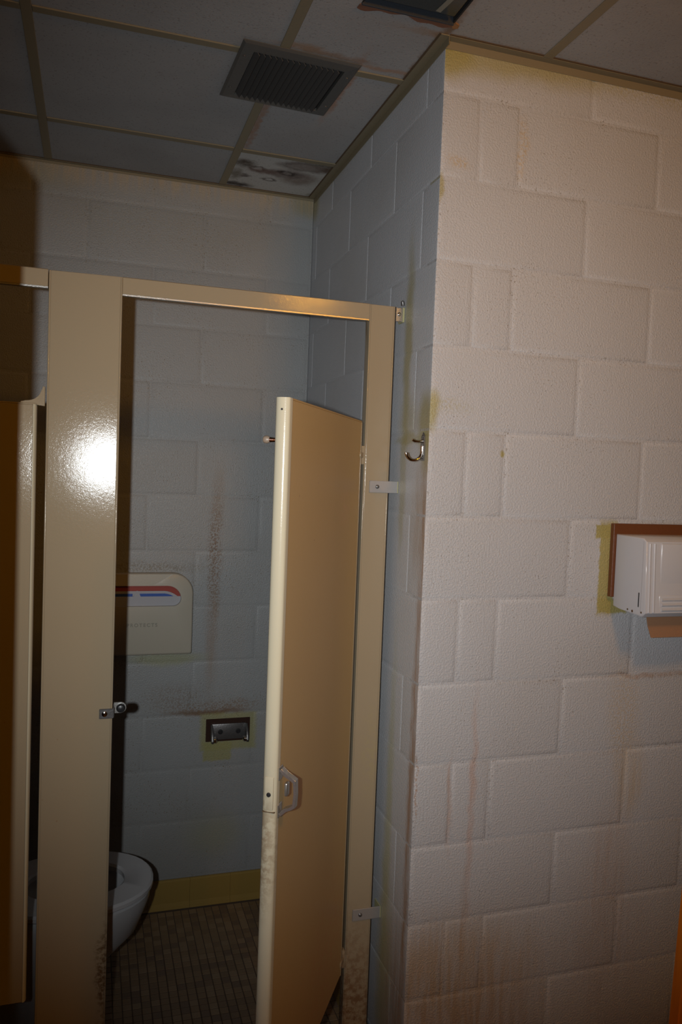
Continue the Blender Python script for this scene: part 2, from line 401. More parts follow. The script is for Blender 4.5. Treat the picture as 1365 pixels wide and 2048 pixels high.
ZR = [0.0, 0.118, 0.333, 0.527, 0.724, 0.931, 1.132, 1.342, 1.545, 1.755, 1.956, 2.157, 2.352, 2.548, H]
ZB = [0.0, 0.110, 0.323, 0.522, 0.724, 0.925, 1.131, 1.335, 1.540, 1.742, 1.946, 2.145, 2.350, 2.555, H]
wall_right = struct(obj('wall_right', B(0.0013, 1.6, JD, 0.06, 0, H), M_RIGHT))
block_wall(wall_right, M_RIGHT, 0.0012, 1.6, ZR,
           lambda k: [0.4064*i for i in range(1, 4)] if (k-1) % 2 == 0 else [0.100] + [0.2068 + 0.4064*i for i in range(0, 4)],
           lambda u, z: ((u, 0, z), 0), edge_lo=True)
wall_alcove = struct(obj('wall_alcove', B(JD*0.5, 0.045, 0.06, D+0.06, 0, H), M_ALCOVE))
block_wall(wall_alcove, M_ALCOVE, 0.0034, D, ZR,
           lambda k: [0.10, 0.51, 0.91] if (k-1) % 2 == 0 else [0.30, 0.70, 1.10],
           lambda u, z: ((0, u, z), -PI/2), edge_lo=True, rel=0.30)
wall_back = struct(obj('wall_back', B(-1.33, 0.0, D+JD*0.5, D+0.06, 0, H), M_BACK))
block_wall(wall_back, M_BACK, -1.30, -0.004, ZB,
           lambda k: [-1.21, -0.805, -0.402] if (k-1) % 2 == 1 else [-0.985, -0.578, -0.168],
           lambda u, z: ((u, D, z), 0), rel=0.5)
wall_left = struct(obj('wall_left', B(-1.36, -1.30, -2.32, D+0.06, 0, H), M_PLAIN))
wf = bmesh.new(); box(wf, -1.30, -1.12, -1.62, -1.52, 0, H); box(wf, -1.36, 1.66, -2.42, -2.32, 0, H)
wall_front = struct(obj('wall_front', wf, M_PLAIN))
struct(obj('wall_far_right', B(1.60, 1.66, -2.32, 0.06, 0, H), M_PLAIN))

# ---------------------------------------------------------------- floor with mosaic tiles
floor = struct(obj('floor', B(-1.36, 1.66, -2.6, D+0.06, -0.06, -0.0015), M_GROUT))
tcols = [(0.255, 0.165, 0.088), (0.215, 0.138, 0.075), (0.29, 0.195, 0.11), (0.185, 0.118, 0.072)]
tmats = [mat('mosaic_%s' % n, c, 0.45, 0, 0.0004, 150) for n, c in zip(('tan', 'brown', 'sand', 'umber'), tcols)]
TP_ = 0.0282; TS = 0.0255
tmes = []
for mm in tmats:
    bm = B(-TS/2, TS/2, -TS/2, TS/2, -0.004, 0.0, 0.0008, 1)
    me = bpy.data.meshes.new('tile'); bm.to_mesh(me); bm.free(); me.materials.append(mm); tmes.append(me)
cells = []
nx0 = int(-1.30/TP_); ny1 = int((D-0.006)/TP_)
for i in range(nx0, int(1.58/TP_)):
    for j in range(int(-2.28/TP_), ny1):
        x, y = (i+0.5)*TP_, (j+0.5)*TP_
        if x > -0.012 and y > -0.02: continue
        cells.append((x, y))
def vis(x, y):
    d = Vector((x, y, 0)) - CAM; w = d.dot(fw)
    u, v = W/2 + F_PX*d.dot(rt)/w, HH/2 - F_PX*d.dot(up)/w
    return w, 215 < u < 505 and v < 2060 or (600 < u < 760 and v < 2060)
seen = sorted([(vis(x, y)[0], x, y) for x, y in cells if vis(x, y)[1]])[:300]
sset = set((x, y) for _, x, y in seen)
rest = bmesh.new()
for x, y in cells:
    r = random.random(); mi = 0 if r < 0.42 else (1 if r < 0.68 else (2 if r < 0.86 else 3))
    if (x, y) in sset: inst('tile', tmes[mi], floor, (x, y, 0))
    else: box(rest, x-TS/2, x+TS/2, y-TS/2, y+TS/2, -0.003, 0.0, mi=mi)
o = obj('floor_tiles', rest, tmats, floor); o['kind'] = 'stuff'

# yellow ceramic base tiles along back wall and alcove
bb = struct(obj('baseboard_back', B(-1.30, -0.012, D-0.003, D+0.001, 0, 0.106), M_GROUT))
x = -1.30
while x < -0.02:
    w = min(0.152, -0.012-x)
    prof = [(D-0.002, 0.0), (D-0.022, 0.0), (D-0.014, 0.006), (D-0.0105, 0.02), (D-0.0100, 0.100), (D-0.0085, 0.106), (D-0.002, 0.107)]
    bm = bmesh.new(); prism(bm, prof, w-0.0006, axis='X', base=x)
    obj('tile', bm, M_YELTILE, bb); x += 0.152
bs = struct(obj('baseboard_alcove', B(-0.003, 0.001, 0.0, D-0.012, 0, 0.106), M_GROUT))
y = 0.0
while y < D-0.03:
    w = min(0.152, D-0.024-y)
    bm = B(-0.0105, -0.002, y, y+w-0.0015, 0.0, 0.107, 0.002, 1); obj('tile', bm, M_YELTILE, bs); y += 0.152

# ---------------------------------------------------------------- ceiling
M_TILE = tile_ceiling('ceiling_tile', [
    ((-0.155, 0.33, 0), (0.012, 0.16, 0), 0.7, (0.33, 0.17, 0.10), 0.8, False),
    ((-0.30, 0.160, 0), (0.06, 0.016, 0), 0.7, (0.30, 0.18, 0.10), 0.8, False),
    ((-0.20, 0.168, 0), (0.07, 0.010, 0), 0.7, (0.26, 0.16, 0.10), 0.7, False),
    ((-0.012, 0.08, 0), (0.014, 0.22, 0), 0.6, (0.20, 0.11, 0.05), 0.9, False),
    ((-0.08, 0.185, 0), (0.10, 0.008, 0), 0.7, (0.35, 0.2, 0.12), 0.7, False),
    ((-0.326, 0.60, 0), (0.010, 0.22, 0), 0.6, (0.30, 0.16, 0.09), 0.7, False),
    ((0.15, -0.01, 0), (0.22, 0.014, 0), 0.6, (0.28, 0.16, 0.07), 0.8, False)])
BL = (0.025, 0.016, 0.014); BR = (0.16, 0.095, 0.075)
M_MOLD = tile_ceiling('mouldy_ceiling_tile', [
    ((-0.10, 0.995, 0), (0.060, 0.055, 0), 0.5, (0.198, 0.143, 0.110), 0.8, False),
    ((-0.115, 0.885, 0), (0.080, 0.036, 0), 0.4, (0.110, 0.088, 0.077), 0.85, True),
    ((-0.10, 0.880, 0), (0.075, 0.034, 0), 0.5, (0.176, 0.132, 0.110), 0.75, False),
    ((-0.15, 0.965, 0), (0.070, 0.038, 0), 0.4, (0.143, 0.110, 0.099), 0.75, False),
    ((-0.155, 0.960, 0), (0.034, 0.017, 0), 0.35, BL, 0.95, True),
    ((-0.175, 0.955, 0), (0.012, 0.010, 0), 0.5, BL, 0.9, False),
    ((-0.255, 0.955, 0), (0.030, 0.024, 0), 0.35, (0.077, 0.044, 0.033), 0.9, True),
    ((-0.225, 0.970, 0), (0.050, 0.022, 0), 0.6, BR, 0.85, False),
    ((-0.305, 0.925, 0), (0.035, 0.032, 0), 0.6, (0.072, 0.050, 0.033), 0.95, False),
    ((-0.200, 1.035, 0), (0.026, 0.016, 0), 0.35, (0.055, 0.039, 0.028), 0.9, True),
    ((-0.285, 1.035, 0), (0.018, 0.013, 0), 0.5, (0.110, 0.083, 0.072), 0.85, False),
    ((-0.318, 1.030, 0), (0.018, 0.045, 0), 0.7, (0.138, 0.110, 0.072), 0.8, False),
    ((-0.30, 1.125, 0), (0.05, 0.020, 0), 0.6, BL, 0.95, False),
    ((-0.010, 0.875, 0), (0.040, 0.030, 0), 0.5, (0.088, 0.050, 0.028), 0.95, False),
    ((-0.04, 0.845, 0), (0.06, 0.012, 0), 0.6, (0.083, 0.066, 0.039), 0.8, False),
    ((-0.015, 1.13, 0), (0.020, 0.02, 0), 0.6, (0.121, 0.099, 0.055), 0.6, False)], base=(0.50, 0.485, 0.46))
ceiling = struct(obj('ceiling', B(-1.36, 1.66, -2.6, D+0.06, H+0.03, H+0.06), M_PLAIN))
XB = [-1.30, -0.935, -0.347, 0.260, 0.86, 1.60]
def YC(x, y): return y - 0.0107*(x+0.6)*0
YB = [-2.32, -2.10, -1.52, -0.94, -0.36, 0.222, 0.820, D]
HX0, HX1, HY0, HY1 = -0.232, -0.010, -0.30, -0.060        # square opening in one tile
for i in range(len(XB)-1):
    for j in range(len(YB)-1):
        x0, x1, y0, y1 = XB[i]+0.003, XB[i+1]-0.003, YB[j]+0.003, YB[j+1]-0.003
        if x0 > 0.2 and y0 > 0.1: continue
        if i == 2 and j >= 5: x1 = -0.002
        if i == 2 and j == 6:
            obj('ceiling_tile', B(x0, x1, y0, y1, H, H+0.015), M_MOLD, ceiling); continue
        if i > 2 and j == 4: y1 = -0.002
        if i > 2 and j > 4: continue
        if i == 2 and j == 4:
            bm = bmesh.new()
            for a, b, c, d in ((x0, HX0, y0, y1), (HX1, x1, y0, -0.002), (HX0, HX1, y0, HY0), (HX0, HX1, HY1, y1), (HX1, -0.002, -0.002, y1)):
                box(bm, a, b, c, d, H, H+0.015)
            obj('ceiling_tile', bm, M_TILE, ceiling); continue
        obj('ceiling_tile', B(x0, x1, y0, y1, H, H+0.015), M_TILE, ceiling)
def bar(x0, x1, y0, y1):
    bm = bmesh.new(); box(bm, x0, x1, y0, y1, H-0.004, H-0.0002, 0.0008, 1)
    mx, my = (x0+x1)/2, (y0+y1)/2
    if x1-x0 < y1-y0: box(bm, mx-0.0015, mx+0.0015, y0, y1, H, H+0.028)
    else: box(bm, x0, x1, my-0.0015, my+0.0015, H, H+0.028)
    return obj('grid_bar', bm, M_BAR, ceiling)
BW = 0.0125
for x in XB[1:-1]:
    bar(x-BW, x+BW, -2.32, (D-0.022) if x < 0 else -0.022)
for y in YB[1:-1]:
    for a, b in zip(XB, XB[1:]):
        if y > 0 and a >= 0.2: continue
        xx0, xx1 = a+BW+0.0005 if a > -1.29 else a+0.022, b-BW-0.0005
        if y > 0 and a > -0.5: xx1 = -0.022
        bar(xx0, xx1, y-BW, y+BW)
# wall angles round the edge of the suspended ceiling
def angle(n, x0, x1, y0, y1, side, h=0.018, w=0.021):
    bm = bmesh.new(); t = 0.0012; z = H-0.0035
    if side == 'y': box(bm, x0, x1, y0-w, y0, z, z+t*2); box(bm, x0, x1, y0-t, y0, z-h, z)
    if side == 'x': box(bm, x0-w, x0, y0, y1, z, z+t*2); box(bm, x0-t, x0, y0, y1, z-h, z)
    o = struct(obj('trim_%d' % n, bm, M_BAR))
    g = bmesh.new()          # dark strip painting in shade and grime of the gap beside the tiles
    if side == 'y': box(g, x0, x1, y0-w-0.004, y0-w, z+0.0012, z+0.003)
    if side == 'x': box(g, x0-w-0.004, x0-w, y0, y1, z+0.0012, z+0.003)
    obj('gap_shade_grime', g, M_GRIME_SHADE, o)
    return o
angle(1, -1.30, -0.0015, D-0.0005, 0, 'y', h=0.008, w=0.012)
angle(2, -0.0005, 0, -0.021, D-0.0125, 'x')
angle(3, 0.0, 1.6, -0.0005, 0, 'y')

# ---------------------------------------------------------------- ceiling vent grille
VC = ((-0.4503-0.1543-0.1583-0.4581)/4, (0.1649+0.1762+0.4746+0.4598)/4)
vent = thing('air_vent', 'square grey louvred air vent screwed across the ceiling grid', 'vent', (VC[0], VC[1], H-0.0045), (0, 0, math.radians(2.3)))
bm = bmesh.new(); a, b, zt, zb = 0.150, 0.117, 0.0, -0.009
ring = lambda r, z: [bm.verts.new((sx*r, sy*r, z)) for sx, sy in ((-1,-1),(1,-1),(1,1),(-1,1))]
rs = [ring(a, zt), ring(a, -0.002), ring(a-0.006, -0.006), ring(b+0.003, zb), ring(b, zb), ring(b, zt)]
for A, Bv in zip(rs, rs[1:]+rs[:1]):
    for i in range(4): bm.faces.new((A[i], A[(i+1) % 4], Bv[(i+1) % 4], Bv[i]))
obj('frame', bm, M_VENT, vent)
obj('duct_shade_sheet', B(-0.117, 0.117, -0.117, 0.117, -0.0008, 0.0), M_VOID, vent)  # solid near-black sheet, the duct's darkness put into its colour
bm = B(-0.0009, 0.0009, -0.1165, 0.1165, -0.0085, 0.0085, 0.0003, 1); xf(bm, Matrix.Rotation(math.radians(-38), 4, 'Y'))
me = bpy.data.meshes.new('louver'); bm.to_mesh(me); bm.free(); me.materials.append(M_LOUVER)
for k in range(15): inst('louver', me, vent, (-0.1075 + k*0.0147, 0, -0.0085))
bm = lathe(bmesh.new(), [(0.0042, 0), (0.004, 0.0015), (0.002, 0.0025)], (0, 0, 0), (0, 0, -1), 12)
me = bpy.data.meshes.new('screw'); bm.to_mesh(me); bm.free(); me.materials.append(M_DARKCHROME)
for sx in (-1, 1):
    for sy in (-1, 1): inst('screw', me, vent, (sx*0.134, sy*0.085, -0.0068))

# ---------------------------------------------------------------- square ceiling opening with dark housing
hole = thing('exhaust_housing', 'dark open square fixture housing with rusty rim in the ceiling near the corner', 'ceiling fixture', ((HX0+HX1)/2, (HY0+HY1)/2, H))
hx, hy = (HX1-HX0)/2, (HY1-HY0)/2
bm = bmesh.new()
for q in ((-hx, -hx+0.004, -hy, hy), (hx-0.004, hx, -hy, hy), (-hx+0.004, hx-0.004, -hy, -hy+0.004)): box(bm, *q, 0.0, 0.024)
box(bm, -hx+0.004, hx-0.004, -hy+0.004, hy-0.004, 0.0225, 0.024)
obj('housing', bm, M_VOID, hole)
obj('back_flange', B(-hx+0.001, hx-0.001, hy-0.006, hy-0.0005, -0.004, 0.020, 0.001, 1), mat('blue_grey_steel', (0.045, 0.052, 0.065), 0.5, 0.3, 0.0005, 200), hole)
bm = bmesh.new(); box(bm, -hx+0.012, hx-0.012, -hy+0.012, hy-0.03, -0.002, 0.006, 0.003, 2)
obj('lens_plate', bm, mat('smoky_glass', (0.03, 0.035, 0.035), 0.15, 0.1, 0.0004, 60), hole)
bm = B(-0.006, 0.006, -0.030, 0.030, -0.0035, -0.0022); xf(bm, Matrix.Translation((0.060, 0.052, 0)) @ Matrix.Rotation(math.radians(8), 4, 'Z'))
obj('label_sticker', bm, M_TAPE, hole)
pts = []; n = 26
for i in range(n+1):
    t = i/n; pts.append((-hx-0.004 + t*(2*hx+0.010), hy+0.010 + 0.006*math.sin(9*t+1) + 0.004*math.sin(23*t)))
pts = [(-hx-0.002, hy-0.001)] + pts + [(hx+0.002, hy-0.001)]
bm = bmesh.new(); prism(bm, pts, 0.0022, axis='Z', base=-0.0024); obj('rusty_rim', bm, M_RAWRUST, hole)
bm = bmesh.new(); prism(bm, [(hx, hy-0.012), (hx+0.012, hy-0.006), (hx+0.014, hy+0.006), (hx+0.004, hy+0.012), (hx-0.003, hy+0.002)], 0.0030, axis='Z', base=-0.0032)
obj('torn_corner', bm, mat('orange_rust', (0.30, 0.15, 0.06), 0.8, 0, 0.001, 90), hole)

# ---------------------------------------------------------------- ceiling lamp (outside the frame, gives the warm light)
lm = thing('ceiling_lamp', 'bare warm bulb in a white ceiling lamp holder over the wash area', 'lamp', (LAMP.x, LAMP.y, H-0.0005))
obj('holder', lathe(bmesh.new(), [(0.060, 0), (0.060, 0.010), (0.030, 0.020), (0.024, 0.075), (0.020, 0.080)], (0, 0, 0), (0, 0, -1), 32), M_WHITEPL, lm, True)
mb = mat('warm_bulb', (0.9, 0.7, 0.4), 0.4); mb.node_tree.nodes['Principled BSDF'].inputs['Emission Color'].default_value = (1.0, 0.45, 0.08, 1)
mb.node_tree.nodes['Principled BSDF'].inputs['Emission Strength'].default_value = 6.0
obj('bulb', lathe(bmesh.new(), [(0.014, 0.078), (0.020, 0.095), (0.034, 0.125), (0.040, 0.155), (0.036, 0.180), (0.020, 0.194), (0.004, 0.198)], (0, 0, 0), (0, 0, -1), 24), mb, lm, True)

# ---------------------------------------------------------------- toilet partition: pilasters, rails
def pilaster(name, label, x0, x1, rz=0.0):
    w = x1-x0; t = thing(name, label, 'partition post', ((x0+x1)/2, P, 0), (0, 0, rz))
    obj('panel', B(-w/2+0.004, w/2-0.004, 0.0, 0.030, 0.0, 2.0782, 0.0015, 2), M_CREAM, t)
    for s in (-1, 1):
        a, b = sorted((s*(w/2-0.0045), s*(w/2)))
        obj('edge_strip', B(a, b, -0.0004, 0.0304, 0.0, 2.0785, 0.0018, 3), M_CREAM, t, True)
    obj('shoe', B(-w/2-0.002, w/2+0.002, -0.002, 0.032, 0.0, 0.07, 0.0015, 1), M_STEEL, t)
    return t
pl = pilaster('pilaster', 'wide cream metal pilaster with a bright flash spot, between the two stall doors', -0.8735, -0.7115, math.radians(-2.4))
pr_ = pilaster('pilaster', 'narrow cream metal pilaster bracketed to the grey side wall', -0.098, -0.028)
def rail(label, x0, x1):
    t = thing('headrail', label, 'rail', ((x0+x1)/2, P, 2.0397), group=None); w = x1-x0
    bm = bmesh.new(); prof = [(0.0, 0.0005), (0.0, 0.038), (0.003, 0.040), (0.027, 0.040), (0.030, 0.038), (0.030, 0.0), (0.022, -0.002), (0.008, -0.002)]
    prism(bm, prof, w, axis='X', base=-w/2); obj('channel', bm, M_CREAM, t)
    obj('bottom_lip', B(-w/2, w/2, 0.001, 0.003, -0.0035, 0.0), M_STEEL, t)
    return t
rail('cream headrail over the right stall doorway', -0.7110, -0.0985)
rail('cream headrail left of the wide pilaster, over the left stall door', -1.298, -0.8750)

# brackets fixing the narrow pilaster to the side wall
bk = thing('pilaster_bracket', 'small steel corner bracket beside the top of the narrow pilaster', 'bracket', (-0.028, P, 2.06))
obj('bracket_arm', B(0.001, 0.020, -0.003, 0.001, -0.020, 0.016, 0.001, 1), M_STEEL, bk)
obj('wall_flange', B(0.020, 0.0265, -0.001, 0.030, -0.020, 0.018, 0.001, 1), M_GLUE, bk)
obj('screw', lathe(bmesh.new(), [(0.0052, 0), (0.0048, 0.002), (0.0025, 0.0035)], (0.010, -0.003, -0.001), (0, -1, 0), 16), M_CHROME, bk, True)
obj('screw', lathe(bmesh.new(), [(0.005, 0), (0.005, 0.008), (0.003, 0.012), (0.0005, 0.013)], (0.022, 0.004, 0.024), (-0.3, -0.4, 1), 16), M_DARKCHROME, bk, True)
for z, lab in ((1.6095, 'flat aluminium strap bracket halfway up the narrow pilaster'), (0.4625, 'flat aluminium strap bracket low on the narrow pilaster')):
    st = thing('pilaster_bracket', lab, 'bracket', (-0.042, P-0.0004, z))
    obj('strap', B(-0.039, 0.0385, -0.0035, 0.0, -0.0155, 0.0155, 0.0006, 1), M_STRAP, st)
    obj('wall_flange', B(0.0385, 0.0410, -0.0035, 0.040, -0.0155, 0.0155, 0.0006, 1), M_GLUE, st)
    obj('screw', lathe(bmesh.new(), [(0.0052, 0), (0.0050, 0.002), (0.0028, 0.0038), (0.0006, 0.0042)], (-0.018, -0.0035, 0), (0, -1, 0), 16), M_DARKCHROME, st, True)

# latch keeper with rubber stop on the wide pilaster
lk = thing('latch_keeper', 'small steel door keeper with black rubber stop on the wide pilaster edge', 'keeper', (-0.7115, P-0.004, 1.047))
obj('plate', B(-0.030, 0.003, -0.003, 0.0, -0.012, 0.012, 0.001, 1), M_DARKCHROME, lk)
obj('screw', lathe(bmesh.new(), [(0.0068, 0), (0.0064, 0.002), (0.003, 0.0035)], (-0.018, -0.003, 0), (0, -1, 0), 18), M_CHROME, lk, True)
obj('tongue', B(0.001, 0.004, -0.003, 0.030, -0.010, 0.014, 0.0008, 1), M_DARKCHROME, lk)
bm = bmesh.new(); prism(bm, [(0.004, -0.008), (0.020, -0.008)] + [(0.020+0.013*math.sin(PI*k/10), 0.005-0.013*math.cos(PI*k/10)) for k in range(1, 10)] + [(0.020, 0.018), (0.004, 0.018)], 0.004, axis='Y', base=0.026)
obj('stop_plate', bm, M_STEEL, lk)
obj('rubber_stop', lathe(bmesh.new(), [(0.0105, 0), (0.0105, 0.007), (0.008, 0.012), (0.003, 0.0135)], (0.020, 0.026, 0.005), (0, -1, 0), 20), M_BLACK, lk, True)

# ---------------------------------------------------------------- open stall door
HX_, HY_ = -0.1300, P+0.004
ang = math.atan2(-0.3195-HY_, -0.4500-HX_)
DW = math.hypot(-0.3195-HY_, -0.4500-HX_)
# local +X runs from the hinge to the free edge; local +Y is the face that looks at the camera
door = thing('stall_door', 'tan stall door standing open towards the camera on the right pilaster', 'door', (HX_, HY_, 0), (0, 0, ang))
DZ0, DZ1, TH = 0.312, 1.776, 0.0255
side = 1
obj('door_face', B(0.004, DW-0.009, 0.0, TH, DZ0+0.002, DZ1-0.003, 0.001, 1), M_DOOR, door)
obj('top_channel', B(0.003, DW-0.009, 0.001, TH-0.001, DZ1-0.003, DZ1+0.001, 0.001, 1), M_DOOR, door)
# rounded free-edge moulding
pts = []
for k in range(13):
    t = -PI/2 + PI*k/12; pts.append((DW-0.0075+0.0085*math.cos(t), TH/2 + (TH/2+0.0012)*math.sin(t)))
pts += [(DW-0.020, TH+0.0012), (DW-0.020, -0.0012)]
bm = bmesh.new(); prism(bm, pts, DZ1-DZ0, axis='Z', base=DZ0)
obj('edge_moulding', bm, M_EDGE, door, True)
pts2 = []
for k in range(9):
    t = PI/2 + PI*k/8; pts2.append((0.004+0.006*math.cos(t), TH/2 + (TH/2+0.0008)*math.sin(t)))
pts2 += [(0.012, -0.0008), (0.012, TH+0.0008)]
bm = bmesh.new(); prism(bm, pts2, DZ1-DZ0-0.004, axis='Z', base=DZ0+0.001); obj('hinge_moulding', bm, M_CREAM, door, True)
zL = 1.032
obj('latch_cover', B(DW-0.006, DW+0.0018, 0.004, TH-0.004, zL-0.030, zL+0.034, 0.002, 2), M_EDGE, door, True)
obj('keyhole', lathe(bmesh.new(), [(0.0045, 0), (0.0042, 0.0015), (0.002, 0.002)], (DW+0.0016, TH/2, zL), (1, 0, 0), 14), M_BLACK, door)
obj('rust_line', B(DW-0.0085, DW+0.0015, 0.0005, TH-0.0005, zL-0.0345, zL-0.0330), M_GRIME_SHADE, door)
obj('plug', lathe(bmesh.new(), [(0.0022, 0), (0.002, 0.001)], (DW+0.0008, TH/2, DZ1-0.022), (1, 0, 0), 10), M_BLACK, door)
# pull handle on the visible face
hg = bmesh.new(); Y0 = TH
for zc in (zL+0.036, zL-0.036):
    box(hg, DW-0.032, DW-0.012, Y0, Y0+0.003, zc-0.013, zc+0.013, 0.001, 1)
handle = obj('pull_handle', hg, M_STEEL, door)
gp = bmesh.new()
path = [(zL+0.046, 0.002), (zL+0.036, 0.012), (zL+0.030, 0.024), (zL+0.026, 0.031), (zL, 0.032), (zL-0.026, 0.031), (zL-0.031, 0.024), (zL-0.035, 0.013), (zL-0.046, 0.003)]
out = [(Y0+d+0.0035, z) for z, d in path]; inn = [(Y0+max(d-0.001, 0.0), z - (0.004 if z > zL+0.005 else (-0.004 if z < zL-0.005 else 0))) for z, d in path]
prism(gp, out + inn[::-1], 0.016, axis='X', base=DW-0.030, bev=0.0006, seg=1)
obj('grip', gp, M_STEEL, handle)
obj('thumb_latch', B(DW-0.029, DW-0.013, Y0+0.012, Y0+0.019, zL-0.006, zL+0.020, 0.003, 3), M_STEEL, handle, True)
# coat hook with bumper on the hidden face
hk = obj('coat_hook', cyl(bmesh.new(), (DW-0.070, 0, 1.700), (DW-0.070, -0.004, 1.700), 0.014), M_CHROME, door, True)
bm = tube(bmesh.new(), [(DW-0.070, -0.002, 1.700), (DW-0.070, -0.018, 1.700), (DW-0.070, -0.035, 1.7005)], [0.005, 0.004, 0.0055])
obj('hook_stem', bm, M_CHROME, hk, True)
bm = lathe(bmesh.new(), [(0.0055, 0), (0.0075, 0.004), (0.0078, 0.007), (0.0072, 0.011), (0.0055, 0.013), (0.003, 0.014)], (DW-0.070, -0.034, 1.7005), (0, -1, 0), 20)
obj('bumper', bm, mat('pale_tip', (0.30, 0.22, 0.16), 0.4, 0.0, 0.0002, 100), hk, True)
# hinges
for zc, lab in ((1.690, None), (0.345, None)):
    h = obj('hinge', B(-0.012, 0.020, TH-0.008, TH+0.0025, zc-0.007, zc+0.007, 0.0015, 2), M_CREAM, door, True)
    obj('hinge_pin', cyl(bmesh.new(), (-0.009, TH*0.4, zc-0.012), (-0.009, TH*0.4, zc+0.012), 0.0060, n=16), M_CREAM, h, True)
for zc, lab in ((1.690, 'cream hinge bracket at the upper left edge of the narrow pilaster'), (0.345, 'cream hinge bracket at the lower left edge of the narrow pilaster')):
    hb = tag(obj('hinge_bracket', B(-0.0110, -0.0003, -0.0035, 0.033, -0.024, 0.024, 0.0015, 2), M_CREAM, None, True), lab, 'hinge')
    hb.location = (-0.098, P, zc)

# ---------------------------------------------------------------- closed left stall door
ld = thing('stall_door', 'closed cream stall door at the left edge of the frame, in shadow on its left', 'door', (-0.8935, P, 0))
LW = 0.39; lz0, lz1 = 0.362, 1.7735
obj('door_face', B(-LW, -0.008, 0.0, 0.0255, lz0, lz1-0.003, 0.001, 1), M_CREAM, ld)
obj('top_channel', B(-LW, 0.0, 0.0005, 0.025, lz1-0.003, lz1+0.001, 0.001, 1), M_CREAM, ld)
pts = [(-0.0075+0.0075*math.cos(-PI/2+PI*k/10), 0.01275+0.0138*math.sin(-PI/2+PI*k/10)) for k in range(11)] + [(-0.0078, 0.0265), (-0.0078, -0.0010)]
bm = bmesh.new(); prism(bm, pts, lz1-lz0-0.002, axis='Z', base=lz0); obj('edge_moulding', bm, M_EDGE, ld, True)
# corner hinge with a curved web on top of the door
def curve_web(x0, x1, z0, z1):
    pts = [(x1, z0-0.006), (x1, z1)]
    pts += [(x1-0.005, z1), (x1-0.005, z1-0.006), (x1-0.007, z1-0.007)]
    n = 8
    for k in range(n+1):
        t = PI/2*k/n; pts.append((x1-0.008-(x1-x0-0.018)*(1-math.cos(t)), z0+0.005+(z1-z0-0.014)*(1-math.sin(t))))
    pts += [(x0+0.006, z0+0.003), (x0, z0+0.003), (x0, z0)]
    return pts
bm = bmesh.new(); prism(bm, curve_web(-0.035, 0.0165, lz1+0.0012, lz1+0.040), 0.012, axis='Y', base=0.004, bev=0.0006, seg=1)
obj('corner_hinge', bm, M_CREAM, ld)

# ---------------------------------------------------------------- coat hook on the side wall next to the corner
ch = thing('coat_hook', 'old chrome coat hook on the side wall close to the outer corner', 'hook', (-0.0005, 0.030, 1.715))
bm = bmesh.new(); prism(bm, [(-0.009, -0.036), (-0.011, 0.0), (-0.009, 0.024), (0, 0.033), (0.009, 0.024), (0.011, 0.0), (0.009, -0.036)], -0.003, axis='X', base=0.0, bev=0.0006, seg=1)
obj('back_plate', bm, M_DARKCHROME, ch)
pa = [(-0.002, 0, -0.006)] + [(-0.020-0.0205*math.cos(t), 0.004*math.sin(t/2), -0.022-0.019*math.sin(t)) for t in [PI*(1-k/10) for k in range(11)]]
pa = [(-0.003, 0, 0.000), (-0.003, 0, -0.012)] + [(-0.0245+0.0205*math.cos(t), 0.0, -0.016+0.020*math.sin(t)) for t in [-0.15-PI*0.93*k/12 for k in range(13)]]
obj('lower_hook', tube(bmesh.new(), pa, [0.0045, 0.0045] + [0.0040]*11 + [0.0042, 0.0036]), M_CHROME, ch, True)
obj('upper_peg', tube(bmesh.new(), [(-0.002, 0, 0.012), (-0.014, 0, 0.010), (-0.024, 0, 0.011), (-0.030, 0, 0.014)], [0.004, 0.0035, 0.0042, 0.0035]), M_CHROME, ch, True)
for dz in (0.022, -0.028):
    obj('screw', lathe(bmesh.new(), [(0.0036, 0), (0.0032, 0.0015), (0.001, 0.0022)], (-0.003, 0, dz), (-1, 0, 0), 12), M_DARKCHROME, ch, True)

# ---------------------------------------------------------------- toilet paper holder
tpx, tpz = -0.262, 0.662
tp = thing('toilet_paper_holder', 'empty tarnished chrome toilet paper holder on the back wall', 'holder', (tpx, D-0.0005, tpz))
bm = bmesh.new(); box(bm, -0.083, 0.083, -0.004, 0.0, -0.043, 0.043, 0.001, 1)
obj('back_plate', bm, mat('dark_brown_plate', (0.06, 0.03, 0.022), 0.35, 0.5, 0.0004, 120), tp)
obj('bracket_plate', B(-0.063, 0.066, -0.014, -0.004, -0.034, 0.026, 0.003, 2), M_DARKCHROME, tp, True)
for dx in (-0.030, 0.037):
    obj('slot', lathe(bmesh.new(), [(0.0095, 0), (0.009, 0.0012), (0.0055, 0.0016), (0.0045, 0.0004)], (dx, -0.0140, -0.004), (0, -1, 0), 18), M_BLACK, tp, True)
for s, dx in ((-1, -0.0600), (1, 0.0630)):
    pts = [(-0.012, 0.024), (-0.020, 0.026), (-0.040, 0.010), (-0.052, -0.010), (-0.056, -0.026), (-0.050, -0.036), (-0.038, -0.036), (-0.022, -0.034), (-0.012, -0.034)]
    bm = bmesh.new(); prism(bm, pts, 0.0075, axis='X', base=dx - (0.0075 if s < 0 else 0), bev=0.001, seg=2)
    arm = obj('arm', bm, M_DARKCHROME, tp, True)
    obj('roller_lug', lathe(bmesh.new(), [(0.0115, 0), (0.0115, 0.009), (0.008, 0.013), (0.003, 0.0145)], (dx, -0.044, -0.024), (-s, 0, 0), 18), M_CHROME, arm, True)

